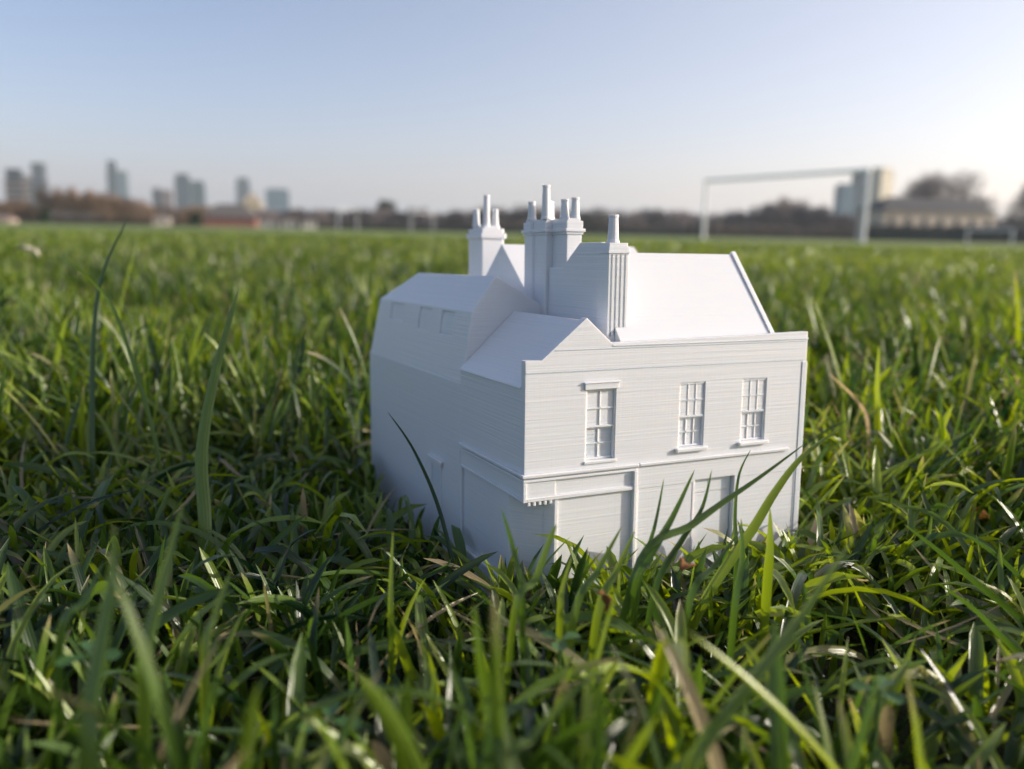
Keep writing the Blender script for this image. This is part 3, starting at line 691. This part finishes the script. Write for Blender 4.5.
hedge(-60, 205, 216, 275, HB, 'brown thicket under the trees at the left of the field', 2)
hedge(262, 470, 222, 285, HB, 'brown thicket behind the far goals', 3)
hedge(470, 712, 223, 280, HB, 'dark thicket along the field behind the model chimneys', 4)
hedge(712, 868, 226, 225, HB, 'dark thicket framed by the near goal', 5)
hedge(335, 705, 228, 215, HD, 'low dark hedge at the foot of the middle thicket', 6)

# ------------------------------------------------------------------ background: buildings
def bmat(name, c): return mat(name, c, .7, .3, (.08, .12))
GL = mat('dark_window_glass', (.04, .06, .085), .55, .15)
def tower(px, ytop, wpx, d, col, label, depth=None, storeys=None, cap=.06, capcol=None, group=None, glass=None, rz=0.25, ybase=None):
    w = wpx/F*d; h = up(px, ytop, d); dp = depth or w*.8
    e_ = empty('tower_block', (far(px, d), d, 0), label, 'building', group, rz)
    if max(col) < .45: col = tuple(c*.7 for c in col)
    bm = bmesh.new(); bbox(bm, -w/2, w/2, -dp/2, dp/2, 0, h*(1-cap)); obj('wall', bm, bmat('tower_wall', col), e_)
    bm = bmesh.new(); bbox(bm, -w*.42, w*.42, -dp*.42, dp*.42, h*(1-cap)+.01, h); obj('plant_room', bm, bmat('tower_cap', capcol or tuple(c*.7 for c in col)), e_)
    st = storeys or max(4, int(h/7)); fh = h*(1-cap)/st
    gl = glass or GL
    for k in range(st):
        for sgn in (-1, 1):
            bm = bmesh.new(); bbox(bm, -w*.45, w*.45, sgn*(dp/2+.02)-.02, sgn*(dp/2+.02)+.05, k*fh+fh*.35, k*fh+fh*.8)
            bbox(bm, sgn*(w/2+.02)-.03, sgn*(w/2+.02)+.03, -dp*.42, dp*.42, k*fh+fh*.35, k*fh+fh*.8); obj('window_band', bm, gl, e_)
    return e_
G1 = mat('blue_glazing', (.07, .13, .19), .5, .2)
tower(17, 169, 15, 900, (.44, .30, .24), 'brown tower block with dark top, furthest left on the skyline', capcol=(.08, .09, .11), cap=.2)
tower(29, 176, 10, 950, (.42, .36, .33), 'pale narrow block tucked against the furthest left tower')
tower(42, 163, 14, 900, (.22, .20, .22), 'second tower from the left, taller with grey blue top', capcol=(.12, .14, .17), cap=.3)
tower(114.5, 161, 9, 1500, (.09, .12, .15), 'slim dark leaning topped tower standing alone on the skyline', cap=.15)
tower(125, 171, 9, 1550, (.28, .36, .38), 'pale green glass block joined to the slim dark tower', glass=G1)
tower(158, 188, 8, 1300, (.16, .14, .15), 'low dark block left of the reddish one on the skyline')
tower(168, 190, 10, 1300, (.42, .28, .25), 'low reddish block on the skyline left of the dark pair')
tower(184, 174, 14, 1400, (.085, .12, .16), 'taller dark blue block of the pair left of centre skyline', cap=.1)
tower(199, 181, 13, 1450, (.10, .16, .19), 'shorter dark blue block of the pair', cap=.08)
tower(244, 178, 13, 1600, (.16, .20, .24), 'grey tower above the red brick pavilion', cap=.1)
tower(278, 189, 22, 1500, (.14, .22, .30), 'wide blue glass block right of the grey tower', cap=.03, glass=G1)
tower(393, 202, 7, 1400, (.15, .18, .22), 'small grey block above the trees left of the model chimneys')
tower(858, 169, 15, 700, (.07, .12, .17), 'dark blue tall part of the office tower behind the near goal post', cap=.04)
tower(842, 184, 15, 690, (.12, .22, .30), 'lower blue part of the office tower left of the goal post', cap=.04, glass=G1)
tower(876, 168, 20, 715, (.66, .58, .44), 'sunlit cream tower block right of the near goal post', cap=.05, glass=bmat('pale_glass', (.3, .28, .24)), rz=.6)
def hall(px0, px1, yeave, yridge, d, wcol, rcol, label, name='pavilion', nwin=6, dep=9, rz=.22):
    xa, xb = far(px0, d), far(px1, d); w = xb-xa; ze = up((px0+px1)/2, yeave, d); zr = up((px0+px1)/2, yridge, d)
    e_ = empty(name, ((xa+xb)/2, d, 0), label, 'building', None, rz)
    bm = bmesh.new(); bbox(bm, -w/2, w/2, -dep/2, dep/2, 0, ze); obj('wall', bm, bmat('hall_wall', wcol), e_)
    bm = bmesh.new(); v = [bm.verts.new(p) for p in ((-w/2-.4, -dep/2-.5, ze+.01), (w/2+.4, -dep/2-.5, ze+.01), (w/2+.4, dep/2+.5, ze+.01), (-w/2-.4, dep/2+.5, ze+.01), (-w/2+dep*.4, 0, zr), (w/2-dep*.4, 0, zr))]
    for f_ in ((0, 1, 5, 4), (1, 2, 5), (2, 3, 4, 5), (3, 0, 4), (0, 3, 2, 1)): bm.faces.new([v[i] for i in f_])
    obj('roof', bm, bmat('hall_roof', rcol), e_)
    for k in range(nwin):
        x = -w/2+w*(k+.5)/nwin; bm = bmesh.new(); bbox(bm, x-w/nwin*.14, x+w/nwin*.14, -dep/2-.05, -dep/2-.01, ze*.45, ze*.8); obj('window', bm, GL, e_)
    return e_
hall(862, 988, 212, 198, 185, (.50, .42, .35), (.085, .085, .085), 'long low pavilion with pale walls and dark grey roof behind the hedge', nwin=7)
hall(206, 256, 217, 204, 235, (.30, .13, .10), (.13, .12, .115), 'low red brick pavilion with dark hipped roof left of centre', nwin=5)
hall(244, 262, 203, 193, 420, (.60, .50, .36), (.45, .38, .28), 'cream gabled building above the red brick pavilion', 'house', nwin=2)
for i, (a, b_) in enumerate(((261, 277), (281, 297), (302, 316))):
    hall(a, b_, 222, 218.5, 228, (.68, .63, .58), (.25, .2, .18), ['low white walled hut next to the red brick pavilion', 'middle one of three low white walled huts left of the far goals', 'low white walled hut nearest the far goals'][i], 'hut', nwin=2, dep=4)
hall(-6, 12, 219, 213, 200, (.60, .46, .40), (.22, .17, .15), 'pale pinkish house at the left edge below the tower', 'house', nwin=2, dep=6)
hall(155, 170, 218, 212, 232, (.58, .48, .42), (.22, .19, .17), 'small pale house among the brown trees left of the brick pavilion', 'house', nwin=2, dep=6)

# ------------------------------------------------------------------ haze
hm = bpy.data.materials.new('haze_air'); hm.use_nodes = True; t = hm.node_tree
t.nodes.remove(t.nodes['Principled BSDF']); pv = t.nodes.new('ShaderNodeVolumePrincipled')
pv.inputs['Color'].default_value = (.84, .92, 1, 1); pv.inputs['Density'].default_value = .00022; pv.inputs['Anisotropy'].default_value = .35
t.links.new(pv.outputs[0], t.nodes['Material Output'].inputs['Volume'])
bm = bmesh.new(); bbox(bm, -6100, 6100, -6100, 6100, -1.2, 160)
hzo = obj('haze', bm, hm); tag(hzo, 'thin blue haze lying over the field and the far skyline', 'haze', kind='stuff')
